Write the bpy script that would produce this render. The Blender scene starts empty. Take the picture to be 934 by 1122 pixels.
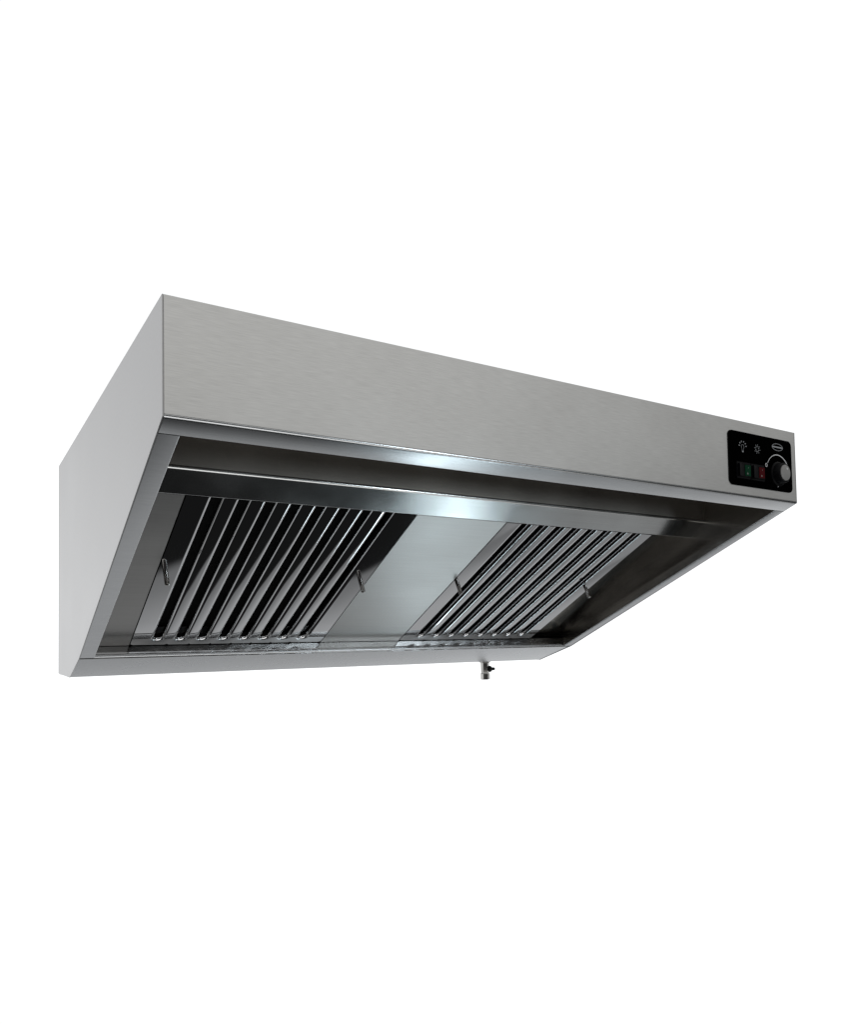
import bpy, bmesh, math
import numpy as np
from mathutils import Matrix, Vector

SC = bpy.context.scene
COL = SC.collection
R = math.radians

# ------------------------------------------------------------------ camera
cam_d = bpy.data.cameras.new("camera")
cam = bpy.data.objects.new("camera", cam_d)
COL.objects.link(cam)
SC.camera = cam
cam_d.sensor_fit = 'HORIZONTAL'
cam_d.sensor_width = 36.0
cam_d.lens = 36.0 * 825.635 / 934.0
cam_d.shift_x = (467.0 - 455.242) / 934.0
cam_d.shift_y = (666.386 - 561.0) / 934.0
cam_d.clip_start = 0.01
cam_d.clip_end = 200.0


def camera_matrix(loc, yaw, pitch, roll):
    f = Vector((math.sin(yaw) * math.cos(pitch), math.cos(yaw) * math.cos(pitch), math.sin(pitch)))
    r = Vector((math.cos(yaw), -math.sin(yaw), 0))
    u = r.cross(f)
    r2 = r * math.cos(roll) + u * math.sin(roll)
    u2 = u * math.cos(roll) - r * math.sin(roll)
    m = Matrix((r2, u2, -f)).transposed().to_4x4()
    m.translation = Vector(loc)
    return m


cam.matrix_world = camera_matrix((-0.1647, -0.7046, -0.3243), 0.55315, 0.04135, -0.01719)

# ------------------------------------------------------------------ view
SC.view_settings.view_transform = 'Standard'
SC.view_settings.look = 'None'
SC.view_settings.exposure = 0.0
SC.view_settings.gamma = 1.0
SC.cycles.use_denoising = True
SC.cycles.max_bounces = 10
SC.cycles.glossy_bounces = 8
SC.cycles.sample_clamp_indirect = 6.0

# ------------------------------------------------------------------ world: a white photo studio round the hood
world = bpy.data.worlds.new("World")
SC.world = world
world.use_nodes = True
wn = world.node_tree
wn.nodes.clear()


def wmath(op, a, b=None, c=None, clamp=False):
    n = wn.nodes.new("ShaderNodeMath")
    n.operation = op
    n.use_clamp = clamp
    for i, v in enumerate((a, b, c)):
        if v is None:
            continue
        if isinstance(v, (int, float)):
            n.inputs[i].default_value = v
        else:
            wn.links.new(v, n.inputs[i])
    return n.outputs[0]


def wstep(v, lo, hi, a=0.0, b=1.0):
    n = wn.nodes.new("ShaderNodeMapRange")
    n.interpolation_type = 'SMOOTHSTEP'
    wn.links.new(v, n.inputs['Value'])
    n.inputs['From Min'].default_value = lo
    n.inputs['From Max'].default_value = hi
    n.inputs['To Min'].default_value = a
    n.inputs['To Max'].default_value = b
    return n.outputs['Result']


def wmix(f, a, b):
    # a + f * (b - a)
    d = wmath('SUBTRACT', b, a)
    return wmath('MULTIPLY_ADD', f, d, a)


tc = wn.nodes.new("ShaderNodeTexCoord")
sep = wn.nodes.new("ShaderNodeSeparateXYZ")
wn.links.new(tc.outputs['Generated'], sep.inputs[0])
wx, wy, wz = sep.outputs
nz = wmath('MAXIMUM', wmath('MULTIPLY', wz, -1.0), 0.001)
fa = wmath('DIVIDE', wx, nz)            # where a downward look meets the studio floor
fb = wmath('DIVIDE', wy, nz)
fe = wmath('ADD', fb, wmath('MULTIPLY_ADD', fa, 0.13, -0.055))
fh = wmath('SQRT', wmath('ADD', wmath('MULTIPLY', fa, fa), wmath('MULTIPLY', fb, fb)))
# upper half: white backdrop behind the hood, grey room in front of it
room = wmath('MULTIPLY', wmath('ADD', wstep(wx, 0.1, 0.95, 0.90, 0.53), wmath('MULTIPLY', wstep(wx, 0.36, 0.54, 0.0, 0.17), wstep(wx, 0.54, 0.74, 1.0, 0.0))), wstep(wz, 0.03, 0.24, 0.05, 1.0))
backdrop = wmath('ADD', wmath('MULTIPLY', wstep(wz, 0.0, 0.35, 0.30, 0.0), wstep(wz, -0.25, 0.0)), 1.04)
horizon = wmix(wstep(wy, -0.05, 0.2), room, backdrop)
# floor: dark mat below the hood, grey floor to the right and towards the backdrop
floor_right = wstep(fa, 0.72, 0.92, 0.012, 0.32)
floor_back = wstep(fe, 0.53, 0.68, 0.22, 0.50)
floor = wmix(wstep(fe, 0.52, 0.545), floor_right, floor_back)
floor_front = wstep(fa, 0.6, 1.5, 1.6, 0.15)
floor = wmix(wstep(fb, -0.75, -0.35), floor_front, floor)
env = wmix(wstep(fh, 1.80, 2.00), floor, horizon)
tint = wn.nodes.new("ShaderNodeMix")
tint.data_type = 'RGBA'
wn.links.new(wstep(wy, -0.3, 0.2), tint.inputs['Factor'])
tint.inputs['A'].default_value = (1.0, 0.993, 0.98, 1)
tint.inputs['B'].default_value = (0.99, 1.0, 1.01, 1)
bg = wn.nodes.new("ShaderNodeBackground")
wn.links.new(tint.outputs['Result'], bg.inputs['Color'])
wn.links.new(env, bg.inputs['Strength'])
wo = wn.nodes.new("ShaderNodeOutputWorld")
wn.links.new(bg.outputs[0], wo.inputs['Surface'])

# ------------------------------------------------------------------ lamp: a long studio strip light low on the right
lamp_d = bpy.data.lights.new("strip_light", 'AREA')
lamp_d.shape = 'RECTANGLE'
lamp_d.size = 0.26
lamp_d.size_y = 3.5
lamp_d.energy = 14.5
lamp_d.color = (0.79, 0.94, 1.0)
lamp = bpy.data.objects.new("strip_light", lamp_d)
COL.objects.link(lamp)
lamp.location = (3.10, 0.80, -4.0)
aim = Vector((0.45, 0.25, -0.15)) - Vector(lamp.location)
zax = -aim.normalized()
yax = (Vector((0, 1, 0)) - zax * zax.y).normalized()
xax = yax.cross(zax)
lm = Matrix((xax, yax, zax)).transposed().to_4x4()
lm.translation = lamp.location
lamp.matrix_world = lm


# ------------------------------------------------------------------ lamp: added front light, unseen, brightens the gutter under the centre filler
gutter_fill_d = bpy.data.lights.new("gutter_fill_light", 'AREA')
gutter_fill_d.shape = 'RECTANGLE'
gutter_fill_d.size = 0.45
gutter_fill_d.size_y = 0.9
gutter_fill_d.energy = 30.0
gutter_fill_d.color = (0.86, 0.95, 1.0)
gutter_fill = bpy.data.objects.new("gutter_fill_light", gutter_fill_d)
COL.objects.link(gutter_fill)
gutter_fill.location = (3.27, -4.79, -0.65)
gutter_fill.rotation_euler = (Vector((0.48, 0.53, -0.33)) - Vector(gutter_fill.location)).to_track_quat('-Z', 'Y').to_euler()


# ------------------------------------------------------------------ materials
def new_mat(name):
    m = bpy.data.materials.new(name)
    m.use_nodes = True
    nt = m.node_tree
    return m, nt, nt.nodes["Principled BSDF"]


def steel(name, base, rough, grain=(6, 500, 500), bump=0.02, var=0.05, rvar=0.08, blotch=0.04, detail=4.0):
    m, nt, p = new_mat(name)
    L = nt.links.new
    t = nt.nodes.new("ShaderNodeTexCoord")
    mp = nt.nodes.new("ShaderNodeMapping")
    mp.inputs['Scale'].default_value = grain
    L(t.outputs['Object'], mp.inputs['Vector'])
    n1 = nt.nodes.new("ShaderNodeTexNoise")
    n1.inputs['Scale'].default_value = 1.0
    n1.inputs['Detail'].default_value = detail
    L(mp.outputs[0], n1.inputs['Vector'])
    n2 = nt.nodes.new("ShaderNodeTexNoise")
    n2.inputs['Scale'].default_value = 9.0
    n2.inputs['Detail'].default_value = 5.0
    L(t.outputs['Object'], n2.inputs['Vector'])
    # colour varies a little with the brushing and with handling marks
    mr = nt.nodes.new("ShaderNodeMapRange")
    L(n1.outputs['Fac'], mr.inputs['Value'])
    mr.inputs['From Min'].default_value = 0.25
    mr.inputs['From Max'].default_value = 0.75
    mr.inputs['To Min'].default_value = 1 - var
    mr.inputs['To Max'].default_value = 1 + var
    mb = nt.nodes.new("ShaderNodeMapRange")
    L(n2.outputs['Fac'], mb.inputs['Value'])
    mb.inputs['From Min'].default_value = 0.3
    mb.inputs['From Max'].default_value = 0.7
    mb.inputs['To Min'].default_value = 1 - blotch
    mb.inputs['To Max'].default_value = 1 + blotch
    mm = nt.nodes.new("ShaderNodeMath")
    mm.operation = 'MULTIPLY'
    L(mr.outputs[0], mm.inputs[0])
    L(mb.outputs[0], mm.inputs[1])
    sc = nt.nodes.new("ShaderNodeVectorMath")
    sc.operation = 'SCALE'
    sc.inputs[0].default_value = base
    L(mm.outputs[0], sc.inputs['Scale'])
    L(sc.outputs[0], p.inputs['Base Color'])
    rr = nt.nodes.new("ShaderNodeMapRange")
    L(n2.outputs['Fac'], rr.inputs['Value'])
    rr.inputs['From Min'].default_value = 0.3
    rr.inputs['From Max'].default_value = 0.7
    rr.inputs['To Min'].default_value = rough * (1 - rvar)
    rr.inputs['To Max'].default_value = rough * (1 + rvar)
    L(rr.outputs[0], p.inputs['Roughness'])
    p.inputs['Metallic'].default_value = 1.0
    if bump:
        b = nt.nodes.new("ShaderNodeBump")
        b.inputs['Strength'].default_value = bump
        b.inputs['Distance'].default_value = 0.001
        L(n1.outputs['Fac'], b.inputs['Height'])
        L(b.outputs[0], p.inputs['Normal'])
    return m


def plain(name, col, rough, metallic=0.0, spec=0.5):
    m, nt, p = new_mat(name)
    t = nt.nodes.new("ShaderNodeTexCoord")
    n = nt.nodes.new("ShaderNodeTexNoise")
    n.inputs['Scale'].default_value = 220.0
    nt.links.new(t.outputs['Object'], n.inputs['Vector'])
    mr = nt.nodes.new("ShaderNodeMapRange")
    nt.links.new(n.outputs['Fac'], mr.inputs['Value'])
    mr.inputs['To Min'].default_value = rough * 0.85
    mr.inputs['To Max'].default_value = rough * 1.15
    nt.links.new(mr.outputs[0], p.inputs['Roughness'])
    p.inputs['Base Color'].default_value = (*col, 1)
    p.inputs['Metallic'].default_value = metallic
    p.inputs['Specular IOR Level'].default_value = spec
    return m


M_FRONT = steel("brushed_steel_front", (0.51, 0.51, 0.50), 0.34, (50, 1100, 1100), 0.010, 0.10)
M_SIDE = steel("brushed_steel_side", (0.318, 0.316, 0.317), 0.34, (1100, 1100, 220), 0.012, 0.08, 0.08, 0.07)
M_FLANGE = steel("brushed_steel_flange", (0.50, 0.51, 0.52), 0.21, (30, 900, 900), 0.0, 0.06)
M_RAIL = steel("brushed_steel_rail", (0.43, 0.44, 0.45), 0.27, (120, 900, 900), 0.0, 0.08)
M_INNER_SHADE = steel("shade_toned_inner_steel", (0.42, 0.40, 0.37), 0.20, (30, 900, 900), 0.0, 0.05)  # steel toned for shade: liners, flange lips and right filler
M_WALL = steel("dull_channel_steel", (0.44, 0.42, 0.39), 0.36, (20, 900, 900), 0.0, 0.05)
M_FILLER = steel("brushed_filler_steel", (0.515, 0.51, 0.50), 0.35, (12, 700, 700), 0.015, 0.06)
M_STRIP = steel("brushed_channel_steel", (0.55, 0.56, 0.56), 0.20, (5, 800, 800), 0.0, 0.06, 0.2, 0.06)
M_MIRROR = steel("polished_filter_steel", (0.57, 0.575, 0.585), 0.03, (14, 9, 9), 0.30, 0.01, 0.3, 0.02, 0.0)
M_GUTTER = steel("polished_gutter_steel", (0.40, 0.40, 0.40), 0.25, (60, 60, 60), 0.0, 0.02, 0.3, 0.05)
M_CHROME = steel("worn_chrome", (0.30, 0.29, 0.28), 0.18, (60, 60, 60), 0.0, 0.02, 0.3, 0.06)
M_BLACK = plain("black_panel_plastic", (0.0006, 0.0006, 0.0006), 0.5, 0, 0.0)
M_KNOB = plain("black_knob_plastic", (0.0022, 0.0022, 0.0026), 0.42, 0, 0.06)
M_CAP = plain("grey_knob_cap", (0.18, 0.18, 0.175), 0.45, 0, 0.3)
M_WHITE = plain("printed_white", (0.48, 0.49, 0.50), 0.6, 0, 0.1)
M_PRINT = plain("printed_grey", (0.22, 0.23, 0.24), 0.6, 0, 0.1)
M_GREEN = plain("green_switch_lens", (0.001, 0.024, 0.010), 0.4, 0, 0.03)
M_RED = plain("red_switch_lens", (0.042, 0.002, 0.003), 0.4, 0, 0.03)
M_SWITCH = plain("black_switch_plastic", (0.0018, 0.0018, 0.0024), 0.4, 0, 0.05)
M_BRASS = plain("nickel_tap_metal", (0.36, 0.355, 0.34), 0.2, 1.0)
M_RUBBER = plain("black_tap_plastic", (0.006, 0.006, 0.006), 0.5, 0, 0.2)


# ------------------------------------------------------------------ mesh helpers
def link(name, bm, mat, parent, smooth=True, angle=35):
    me = bpy.data.meshes.new(name)
    bmesh.ops.recalc_face_normals(bm, faces=bm.faces)
    for f in bm.faces:
        f.smooth = smooth
    bm.to_mesh(me)
    bm.free()
    if smooth:
        me.set_sharp_from_angle(angle=R(angle))
    me.materials.append(mat)
    o = bpy.data.objects.new(name, me)
    COL.objects.link(o)
    if parent is not None:
        o.parent = parent
    return o


def extrude_x(bm, poly, x0, x1):
    """closed (y, z) polygon swept from x0 to x1; x ends may be functions of (y, z) for mitred ends"""
    fx0 = x0 if callable(x0) else (lambda y, z: x0)
    fx1 = x1 if callable(x1) else (lambda y, z: x1)
    a = [bm.verts.new((fx0(y, z), y, z)) for y, z in poly]
    b = [bm.verts.new((fx1(y, z), y, z)) for y, z in poly]
    n = len(poly)
    for i in range(n):
        j = (i + 1) % n
        bm.faces.new((a[i], a[j], b[j], b[i]))
    bm.faces.new(a[::-1])
    bm.faces.new(b)


def fillet(pts, rad, seg=6):
    """open polyline with rounded inner corners"""
    out = [Vector(pts[0])]
    for i in range(1, len(pts) - 1):
        p = Vector(pts[i])
        u = (Vector(pts[i - 1]) - p)
        v = (Vector(pts[i + 1]) - p)
        r = rad[i - 1] if isinstance(rad, (list, tuple)) else rad
        lu, lv = u.length, v.length
        u.normalize()
        v.normalize()
        ang = u.angle(v)
        d = min(r / math.tan(ang / 2), lu * 0.9, lv * 0.9)
        r = d * math.tan(ang / 2)
        c = p + (u + v).normalized() * (r / math.sin(ang / 2))
        s = p + u * d - c
        e = p + v * d - c
        tot = s.angle(e)
        sign = 1 if s.x * e.y - s.y * e.x > 0 else -1
        for k in range(seg + 1):
            t = sign * tot * k / seg
            out.append(c + Vector((s.x * math.cos(t) - s.y * math.sin(t), s.x * math.sin(t) + s.y * math.cos(t))))
    out.append(Vector(pts[-1]))
    return out


def sheet_poly(pts, thick, side=1):
    """folded sheet: polyline offset to one side by its thickness"""
    n = len(pts)
    off = []
    for i in range(n):
        if i == 0:
            d = pts[1] - pts[0]
        elif i == n - 1:
            d = pts[-1] - pts[-2]
        else:
            d = (pts[i + 1] - pts[i]).normalized() + (pts[i] - pts[i - 1]).normalized()
        d.normalize()
        off.append(pts[i] + Vector((-d.y, d.x)) * thick * side)
    return [tuple(p) for p in pts] + [tuple(p) for p in off[::-1]]


def box(bm, x0, x1, y0, y1, z0, z1):
    v = [bm.verts.new((x, y, z)) for x in (x0, x1) for y in (y0, y1) for z in (z0, z1)]
    for f in ((0, 1, 3, 2), (4, 6, 7, 5), (0, 4, 5, 1), (2, 3, 7, 6), (0, 2, 6, 4), (1, 5, 7, 3)):
        bm.faces.new([v[i] for i in f])


def lathe(bm, prof, origin, axis, seg=24):
    """profile (radius, height) turned round an axis"""
    axis = Vector(axis).normalized()
    ref = Vector((1, 0, 0)) if abs(axis.x) < 0.9 else Vector((0, 0, 1))
    e1 = axis.cross(ref).normalized()
    e2 = axis.cross(e1)
    o = Vector(origin)
    rings = []
    for r, h in prof:
        if r <= 1e-7:
            rings.append([bm.verts.new(o + axis * h)])
        else:
            rings.append([bm.verts.new(o + axis * h + (e1 * math.cos(2 * math.pi * k / seg) + e2 * math.sin(2 * math.pi * k / seg)) * r) for k in range(seg)])
    for a, b in zip(rings, rings[1:]):
        for k in range(seg):
            j = (k + 1) % seg
            if len(a) == 1:
                bm.faces.new((a[0], b[k], b[j]))
            elif len(b) == 1:
                bm.faces.new((a[k], a[j], b[0]))
            else:
                bm.faces.new((a[k], a[j], b[j], b[k]))


def ribbon(bm, pts, width, y, thick=0.0004, closed=False):
    """flat printed stroke on the control panel, given as (x, z) points"""
    n = len(pts)
    L, Rr = [], []
    for i in range(n):
        p = Vector(pts[i])
        a = Vector(pts[(i - 1) % n] if closed or i > 0 else pts[i])
        b = Vector(pts[(i + 1) % n] if closed or i < n - 1 else pts[i])
        d = (b - a).normalized()
        nn = Vector((-d.y, d.x)) * width / 2
        L.append(p + nn)
        Rr.append(p - nn)
    def ring(p, yy):
        return bm.verts.new((p.x, yy, p.y))
    l0 = [ring(p, y) for p in L]
    r0 = [ring(p, y) for p in Rr]
    l1 = [ring(p, y - thick) for p in L]
    r1 = [ring(p, y - thick) for p in Rr]
    rng = range(n) if closed else range(n - 1)
    for i in rng:
        j = (i + 1) % n
        bm.faces.new((l1[i], l1[j], r1[j], r1[i]))
        bm.faces.new((l0[i], l0[j], l1[j], l1[i]))
        bm.faces.new((r0[i], r1[i], r1[j], r0[j]))


# ------------------------------------------------------------------ the hood: sizes (width 1)
W = 1.0
D, H1, H2, FLAT = 0.7826, 0.1150, 0.3760, 0.1482
T = 0.0014
LIP = Vector((0.5300, -0.3442))                 # inner edge of the bottom rail
F0 = Vector((0.0, -H1))
SL = (LIP - F0).normalized()                    # direction of the sloping opening
SN = Vector((SL.y, -SL.x))                      # (y, z) normal out of the opening
if SN.y > 0:
    SN = -SN
FW, FT = 0.0221, 0.0253
RB = Vector((D - FLAT, -H2))                    # bottom of the rail
FA = R(28.1)                                    # slope of the filters
P0 = Vector((0.2052, -0.1463))                  # where the filters leave the channel
FD = Vector((math.cos(FA), -math.sin(FA)))
FN = Vector((-math.sin(FA), -math.cos(FA)))     # out of the filters, towards the viewer
TLEN = 0.3821

hood = bpy.data.objects.new("exhaust_hood", None)
COL.objects.link(hood)
hood.location = (0.5, D, -H2)
hood['label'] = "stainless steel kitchen exhaust hood with two baffle filters and black control panel"
hood['category'] = "exhaust hood"
bpy.context.view_layer.update()
ROOT_INV = Matrix.Translation(-Vector(hood.location))


def part(name, bm, mat, parent=None, smooth=True, angle=35, label=None):
    o = link(name, bm, mat, None, smooth, angle)
    o.parent = parent or hood
    o.matrix_parent_inverse = ROOT_INV.copy() if parent is None else Matrix.Identity(4)
    if label:
        o['label'] = label
    return o


# front panel: plate whose lower edge is folded back into the opening
bm = bmesh.new()
extrude_x(bm, [(0, 0), (0, -H1 + 0.0028), (T, -H1 + 0.0028), (T, 0)], 0.0016, W - 0.0016)
part("front_panel", bm, M_FRONT)

# front flange with its rounded nose
bm = bmesh.new()
inner = F0 + SL * FT
pl = fillet([(0.0, -H1 + 0.0024), (0.0, -H1 - 0.0003), tuple(inner), tuple(inner + Vector((0.0035, 0.009)))], [0.0042, 0.0012], 10)
extrude_x(bm, sheet_poly(pl, 0.001, 1), 0.0016, W - 0.0016)
part("front_flange", bm, M_FLANGE)

# side panels
side_poly = [(0.0, 0.0), (0.0, -H1 + 0.0002), tuple(LIP + SN * 0.0007), tuple(RB + Vector((0, -0.0006))), (D, -H2 + 0.0018), (D, 0.0)]
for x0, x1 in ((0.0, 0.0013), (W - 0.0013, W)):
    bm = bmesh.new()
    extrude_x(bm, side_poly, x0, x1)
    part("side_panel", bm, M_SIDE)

# added lining sheets, their warm colour toned for the shade inside the body
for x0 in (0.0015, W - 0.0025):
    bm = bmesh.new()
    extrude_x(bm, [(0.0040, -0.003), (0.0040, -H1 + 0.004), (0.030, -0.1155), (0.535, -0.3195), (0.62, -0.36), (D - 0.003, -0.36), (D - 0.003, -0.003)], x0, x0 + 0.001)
    part("side_shade_liner", bm, M_INNER_SHADE)
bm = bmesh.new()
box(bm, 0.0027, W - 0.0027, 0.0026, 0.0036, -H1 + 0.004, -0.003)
part("front_shade_liner", bm, M_INNER_SHADE)

# side flanges with an upturned lip inside
for s in (0, 1):
    bm = bmesh.new()
    a0 = F0 + SL * (FT + 0.0003)
    a1 = LIP - SL * 0.0004
    def X(v):
        return v if s == 0 else W - v
    def strip(pts_a, pts_b):
        va = [bm.verts.new(p) for p in pts_a]
        vb = [bm.verts.new(p) for p in pts_b]
        for i in range(len(va) - 1):
            bm.faces.new((va[i], va[i + 1], vb[i + 1], vb[i]))
        return va, vb
    def section(p, lip_dir, lip_h):
        up = -SN
        out = [(X(0.0015), *p), (X(FW - 0.0012), *p)]
        for k in range(1, 6):
            t = k / 5 * math.pi / 2
            q = p + up * 0.0012 * (1 - math.cos(t))
            out.append((X(FW - 0.0012 + 0.0012 * math.sin(t)), *q))
        out.append((X(FW), *(p + up * 0.0018)))
        out.append((X(FW - 0.001), *(p + up * 0.0018)))
        q3 = p + up * 0.001
        out.append((X(FW - 0.0018), *q3))
        out.append((X(0.0015), *q3))
        return out
    top0 = Vector((0.0365, -0.1176))
    top1 = Vector((0.535, -0.3223))
    strip(section(a0, top0 - a0, 0), section(a1, top1 - a1, 0))
    part("side_flange", bm, M_FLANGE)
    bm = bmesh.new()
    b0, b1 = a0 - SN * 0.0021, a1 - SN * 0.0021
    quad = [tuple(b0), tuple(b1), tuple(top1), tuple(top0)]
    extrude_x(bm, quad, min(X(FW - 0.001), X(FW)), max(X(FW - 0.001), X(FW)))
    part("flange_lip", bm, M_INNER_SHADE)  # real lip, its dimness put into the steel colour

# top and back panels
bm = bmesh.new()
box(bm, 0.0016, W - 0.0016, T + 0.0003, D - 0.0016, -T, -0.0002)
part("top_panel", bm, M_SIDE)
bm = bmesh.new()
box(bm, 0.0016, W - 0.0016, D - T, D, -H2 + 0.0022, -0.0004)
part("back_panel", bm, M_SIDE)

# bottom rail
bm = bmesh.new()
ru = (RB - LIP).normalized()
LQ = LIP + Vector((-0.0008, 0.0008))
pl = fillet([(D - 0.002, -H2), tuple(RB), tuple(LQ), tuple(LIP + Vector((0.0062, 0.0078)))], [0.003, 0.0042], 12)
extrude_x(bm, sheet_poly(pl, 0.001, -1), 0.0015, W - 0.0015)
part("bottom_rail", bm, M_RAIL)

# gutter plate that stands up from the rail to the filters
g0 = P0 + FD * (TLEN + 0.0012)
g1 = g0 + Vector((-math.cos(R(61.0)), -math.sin(R(61.0)))) * 0.0212
gp = fillet([tuple(g0 + Vector((0.02, 0.004))), tuple(g0), tuple(g1)], 0.001, 4)
bm = bmesh.new()
extrude_x(bm, sheet_poly(gp, 0.001, 1), 0.0017, W - 0.0017)
part("gutter_plate", bm, M_GUTTER)

# channel that carries the top of the filters
bm = bmesh.new()
extrude_x(bm, [(0.1745, -0.0018), (0.1745, -0.1176), (0.1755, -0.1176), (0.1755, -0.0018)], 0.0017, W - 0.0017)
part("channel_front", bm, M_WALL)
bm = bmesh.new()
cl = fillet([(0.1745, -0.1180), (0.1745, -0.1215), tuple(P0), tuple(P0 + Vector((0.012, 0.010)))], [0.0042, 0.0018], 12)
extrude_x(bm, sheet_poly(cl, 0.001, 1), 0.0017, W - 0.0017)
part("filter_channel", bm, M_STRIP)

# filler panels beside and between the filters
def filler(x0, x1, depth, t1=TLEN):
    bm = bmesh.new()
    q = [P0 + FD * 0.0006 - FN * depth, P0 + FD * t1 - FN * depth, P0 + FD * t1 - FN * (depth + 0.0012), P0 + FD * 0.0006 - FN * (depth + 0.0012)]
    q = [tuple(v) for v in q]
    extrude_x(bm, q, x0, x1)
    return bm


part("filler_panel", filler(0.0017, 0.0742, 0.0003), M_FILLER)
part("filler_panel", filler(0.4040, 0.5656, 0.0003), M_FILLER)
part("filler_panel", filler(0.8935, W - 0.0017, 0.012), M_INNER_SHADE)  # darker than the other fillers: the dark it mirrors is in its colour

# added black sheet above the filters, paints the dark behind the slots
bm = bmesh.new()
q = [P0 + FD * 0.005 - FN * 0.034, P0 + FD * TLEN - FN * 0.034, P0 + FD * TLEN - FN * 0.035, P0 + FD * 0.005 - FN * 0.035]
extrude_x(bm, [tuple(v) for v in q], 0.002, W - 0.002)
part("slot_shade_sheet", bm, plain("slot_shade_black", (0.01, 0.01, 0.01), 0.7, 0, 0.1))


# ------------------------------------------------------------------ baffle filters
def filter_sheet(width, first, pitch, count):
    """pressed sheet in local (x, t, depth): long slots with rolled edges"""
    bm = bmesh.new()
    tb = TLEN - 0.0008
    HALF, RND = 0.0118, 0.0056
    WALL = 0.030
    prof = [(HALF + 0.0007, 0.0002)]
    for k in range(0, 8):
        t = k / 7 * math.pi / 2
        prof.append((HALF - RND * math.sin(t), 0.00023 + RND * (1 - math.cos(t))))
    prof.append((HALF - RND + 0.0022, 0.013))
    tend = 0.3702 - HALF + 0.0015
    NA = 14
    def put(x, t, dep):
        # the border below the slots is pressed a few degrees out of plane
        bend = max(0.0, t - 0.3555)
        dep = dep + bend * math.tan(R(1.0))
        p = P0 + FD * t - FN * (dep)
        return bm.verts.new((x, p.x, p.y))
    ttop = 0.0008
    def capsule(cx, r):
        # from top left, round the lower end, to top right
        pts = [(cx - r, ttop), (cx - r, tend * 0.5), (cx - r, tend * 0.86)]
        for k in range(NA + 1):
            a = math.pi * k / NA
            pts.append((cx - r * math.cos(a), tend + r * math.sin(a)))
        pts += [(cx + r, tend * 0.86), (cx + r, tend * 0.5), (cx + r, ttop)]
        return pts
    for i in range(count):
        cx = first + pitch * i
        xl = 0.0 if i == 0 else cx - pitch / 2
        xr = width if i == count - 1 else cx + pitch / 2
        rings = []
        for r, dep in prof:
            rings.append([put(x, t, dep) for x, t in capsule(cx, r)])
        # cell border facing the outer ring
        border = []
        outer = capsule(cx, prof[0][0])
        for k, (x, t) in enumerate(outer):
            if k < 3:
                border.append((xl, t))
            elif k >= len(outer) - 3:
                border.append((xr, t))
            else:
                a = (k - 3) / NA
                if a < 0.25:
                    border.append((xl, tend + (tb - tend) * a / 0.25))
                elif a <= 0.75:
                    border.append((xl + (xr - xl) * (a - 0.25) / 0.5, tb))
                else:
                    border.append((xr, tend + (tb - tend) * (1 - a) / 0.25))
        rings.insert(0, [put(x, t, 0.0) for x, t in border])
        for a, b in zip(rings, rings[1:]):
            for k in range(len(a) - 1):
                if (a[k].co - a[k + 1].co).length < 1e-7 and (b[k].co - b[k + 1].co).length < 1e-7:
                    continue
                bm.faces.new((a[k], a[k + 1], b[k + 1], b[k]))
    bmesh.ops.remove_doubles(bm, verts=bm.verts, dist=1e-6)
    # turned-back frame edges at the sides and the foot
    for x in (0.0, width):
        a = put(x, ttop, 0.0)
        b = put(x, tb, 0.0)
        c = put(x, tb, 0.022)
        d = put(x, ttop, 0.022)
        bm.faces.new((a, b, c, d))
    a = put(0, tb, 0.0)
    b = put(width, tb, 0.0)
    c = put(width, tb, 0.006)
    d = put(0, tb, 0.006)
    bm.faces.new((a, b, c, d))
    return bm


def baffle_filter(x0, x1, first, pitch, pegs):
    bm = filter_sheet(x1 - x0, first - x0, pitch, 8)
    f = link("baffle_filter", bm, M_MIRROR, None, True, 50)
    f.parent = hood
    f.matrix_parent_inverse = ROOT_INV.copy()
    f.location = (x0, 0, 0)
    for px, pt in pegs:
        h = bmesh.new()
        b = P0 + FD * pt
        lathe(h, [(0.0, -0.001), (0.0035, -0.001), (0.0035, 0.0186), (0.0031, 0.0200), (0.0020, 0.0207), (0.0, 0.0209)],
              (px - x0, b.x, b.y), (0, FN.x, FN.y), 20)
        link("handle", h, M_CHROME, f, True, 40)
    return f


baffle_filter(0.0758, 0.4024, 0.1147, 0.0351, [(0.0868, 0.170), (0.392, 0.178)])
baffle_filter(0.5672, 0.8932, 0.6062, 0.0357, [(0.581, 0.178), (0.885, 0.180)])

# ------------------------------------------------------------------ control panel
PY = -0.0012
bm = bmesh.new()
cx0, cx1, cz0, cz1, cr = 0.8268, 0.9872, -0.0998, -0.0168, 0.0085
outl = []
for (cx, cz, a0) in ((cx1 - cr, cz1 - cr, 0), (cx0 + cr, cz1 - cr, 90), (cx0 + cr, cz0 + cr, 180), (cx1 - cr, cz0 + cr, 270)):
    for k in range(9):
        a = R(a0 + 90 * k / 8)
        outl.append((cx + cr * math.cos(a), cz + cr * math.sin(a)))
va = [bm.verts.new((x, 0.0, z)) for x, z in outl]
vb = [bm.verts.new((x, PY, z)) for x, z in outl]
for i in range(len(outl)):
    j = (i + 1) % len(outl)
    bm.faces.new((va[i], va[j], vb[j], vb[i]))
bm.faces.new(vb)
cp = part("control_panel", bm, M_BLACK, label="black control panel with two rocker switches and dial")


def arc(cx, cz, r, a0, a1, n=24, rz=None):
    rz = rz or r
    return [(cx + r * math.cos(R(a0 + (a1 - a0) * k / n)), cz + rz * math.sin(R(a0 + (a1 - a0) * k / n))) for k in range(n + 1)]


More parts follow.
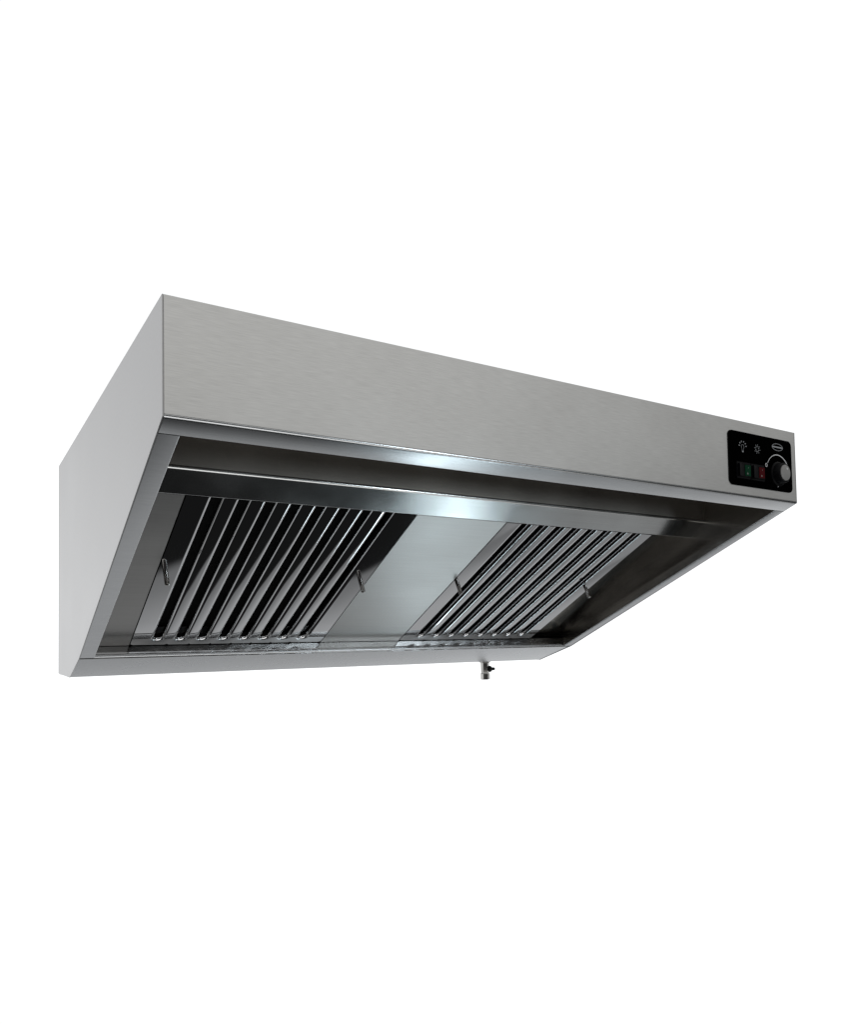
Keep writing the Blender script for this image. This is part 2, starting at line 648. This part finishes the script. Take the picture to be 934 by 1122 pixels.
# dial scale: rising line from 0, and the low mark
bm = bmesh.new()
KX, KZ = 0.9490, -0.0730
n = 26
pts = arc(KX, KZ, 0.0305, 150, 15, n)
Lp, Rp = [], []
for i, (x, z) in enumerate(pts):
    w = 0.0009 + 0.0011 * i / n
    d = Vector((x - KX, z - KZ)).normalized()
    Lp.append((x + d.x * w / 2, z + d.y * w / 2))
    Rp.append((x - d.x * w / 2, z - d.y * w / 2))
yy = PY - 0.0003
l1 = [bm.verts.new((x, yy, z)) for x, z in Lp]
r1 = [bm.verts.new((x, yy, z)) for x, z in Rp]
for i in range(n):
    bm.faces.new((l1[i], l1[i + 1], r1[i + 1], r1[i]))
ribbon(bm, arc(0.9192, -0.0615, 0.0021, 0, 345, 16, 0.0026), 0.0009, PY, closed=True)
ribbon(bm, arc(KX - 0.001, -0.0924, 0.0006, 0, 345, 12), 0.0012, PY, closed=True)
part("dial_scale", bm, M_WHITE, cp, smooth=False)

# lamp symbol
bm = bmesh.new()
bx, bz = 0.8607, -0.0390
ribbon(bm, [(bx - 0.0016, bz - 0.0070), (bx - 0.0018, bz - 0.0040)] + arc(bx, bz - 0.0005, 0.0032, 205, -25, 14) + [(bx + 0.0018, bz - 0.0040), (bx + 0.0016, bz - 0.0070)], 0.0003, PY)
ribbon(bm, [(bx - 0.0017, bz - 0.0080), (bx + 0.0017, bz - 0.0080)], 0.0022, PY)
for a in (5, 38, 70, 110, 142, 175):
    ca, sa = math.cos(R(a)), math.sin(R(a))
    ribbon(bm, [(bx + 0.0070 * ca, bz + 0.0064 * sa), (bx + 0.0096 * ca, bz + 0.0086 * sa)], 0.0014, PY)
part("lamp_symbol", bm, M_PRINT, cp, smooth=False)

# fan symbol: ring of short strokes
bm = bmesh.new()
sx, sz = 0.8970, -0.0390
for a in range(0, 360, 45):
    ribbon(bm, arc(sx, sz, 0.0038, a, a + 24, 4, 0.0044), 0.0011, PY)
    ca, sa = math.cos(R(a + 34)), math.sin(R(a + 34))
    ribbon(bm, [(sx + 0.0058 * ca, sz + 0.0060 * sa), (sx + 0.0072 * ca, sz + 0.0072 * sa)], 0.0010, PY)
part("fan_symbol", bm, M_PRINT, cp, smooth=False)

# oval emblem with a band across
bm = bmesh.new()
ex, ez = 0.9497, -0.0300
ribbon(bm, arc(ex, ez, 0.0138, 0, 352, 40, 0.0054), 0.0007, PY, closed=True)
ribbon(bm, [(ex - 0.0133, ez), (ex + 0.0133, ez)], 0.0021, PY)
part("emblem", bm, M_PRINT, cp, smooth=False)


# rocker switches
def rocker(x0, x1, lens_mat):
    z0, z1 = -0.0893, -0.0640
    s = bmesh.new()
    # bezel
    box(s, x0, x1, PY - 0.0022, PY - 0.0001, z0, z1)
    # rocker: wedge tipped out at the lens side
    xa, xb = x0 + 0.003, x1 - 0.002
    xm = (xa + xb) / 2
    za, zb = z0 + 0.003, z1 - 0.003
    pts = [(xa, -0.0066), (xm, -0.0040), (xb, -0.0052), (xb, -0.0018), (xa, -0.0018)]
    lo = [s.verts.new((x, y, za)) for x, y in pts]
    hi = [s.verts.new((x, y, zb)) for x, y in pts]
    for i in range(5):
        j = (i + 1) % 5
        s.faces.new((lo[i], lo[j], hi[j], hi[i]))
    s.faces.new(lo[::-1])
    s.faces.new(hi)
    bmesh.ops.bevel(s, geom=list(s.edges), offset=0.0005, segments=2, affect='EDGES')
    part("rocker_switch", s, M_SWITCH, cp)
    g = bmesh.new()
    def yl(x):
        return -0.0040 + (x - xm) / (xb - xm) * (-0.0012) - 0.0001
    xl0, xl1 = xm + 0.0010, xb - 0.0009
    v = []
    for x in (xl0, xl1):
        for z in (za + 0.0015, zb - 0.001):
            for dy in (0.0006, -0.0005):
                v.append(g.verts.new((x, yl(x) + dy, z)))
    for f in ((0, 1, 3, 2), (4, 6, 7, 5), (0, 4, 5, 1), (2, 3, 7, 6), (0, 2, 6, 4), (1, 5, 7, 3)):
        g.faces.new([v[i] for i in f])
    bmesh.ops.bevel(g, geom=list(g.edges), offset=0.00035, segments=2, affect='EDGES')
    part("switch_lens", g, lens_mat, cp, label="green switch lens" if lens_mat is M_GREEN else "red switch lens")
    k = bmesh.new()
    ym = yl((xl0 + xl1) / 2) - 0.0002
    ribbon(k, [((xl0 + xl1) / 2 + 0.001, zb - 0.0042), ((xl0 + xl1) / 2 + 0.001, zb - 0.0062)], 0.0009, ym)
    ribbon(k, arc((xl0 + xl1) / 2 - 0.001, za + 0.0050, 0.0011, 0, 340, 12), 0.0006, ym, closed=True)
    part("switch_mark", k, M_CAP, cp, smooth=False)


rocker(0.8420, 0.8760, M_GREEN)
rocker(0.8768, 0.9110, M_RED)

# dial knob
bm = bmesh.new()
lathe(bm, [(0.0, -0.0002), (0.0195, -0.0002), (0.0195, 0.0016), (0.0180, 0.0028), (0.0172, 0.0030), (0.0160, 0.0108), (0.0152, 0.0120), (0.0140, 0.0122), (0.0, 0.0122)], (KX, PY, KZ), (0, -1, 0), 48)
c = Vector((KX, 0, KZ))
for v in bm.verts:           # fluted grip
    d = Vector((v.co.x - KX, 0, v.co.z - KZ))
    if d.length > 0.0150 and d.length < 0.0176:
        a = math.atan2(d.z, d.x)
        d *= 1 - 0.035 * (0.5 + 0.5 * math.cos(24 * a))
        v.co.x = KX + d.x
        v.co.z = KZ + d.z
part("dial_knob", bm, M_KNOB, cp)
bm = bmesh.new()
lathe(bm, [(0.0, 0.0118), (0.0124, 0.0118), (0.0124, 0.0130), (0.0116, 0.0135), (0.0, 0.0137)], (KX, PY, KZ), (0, -1, 0), 40)
part("knob_cap", bm, M_CAP, cp)
bm = bmesh.new()
ribbon(bm, arc(KX + 0.003, KZ + 0.0062, 0.0011, 0, 340, 12), 0.0011, PY - 0.0137)
part("pointer_dot", bm, M_WHITE, cp, smooth=False)

# ------------------------------------------------------------------ drain tap under the rail
TX, TY = 0.8895, 0.70
bm = bmesh.new()
lathe(bm, [(0.0, 0.004), (0.0125, 0.004), (0.0125, -0.004), (0.0100, -0.0052), (0.0092, -0.029), (0.0086, -0.030), (0.0, -0.030)], (TX, TY, -H2), (0, 0, 1), 6)
tap = part("drain_tap", bm, M_BRASS, label="small metal drain tap with black knob")
bm = bmesh.new()
lathe(bm, [(0.0, -0.0285), (0.0100, -0.0285), (0.0108, -0.0305), (0.0108, -0.0420), (0.0095, -0.0435), (0.0060, -0.0435), (0.0060, -0.036), (0.0, -0.036)], (TX + 0.0005, TY, -H2), (0, 0, 1), 6)
part("outlet_nut", bm, M_BRASS, tap, smooth=False)
bm = bmesh.new()
lathe(bm, [(0.0, 0.006), (0.0062, 0.0075), (0.0074, 0.0095), (0.0074, 0.0115), (0.0034, 0.0165), (0.0036, 0.0205), (0.0026, 0.0225), (0.0, 0.023)], (TX + 0.002, TY, -H2 - 0.0195), (1, -0.25, 0), 18)
part("tap_knob", bm, M_RUBBER, tap)
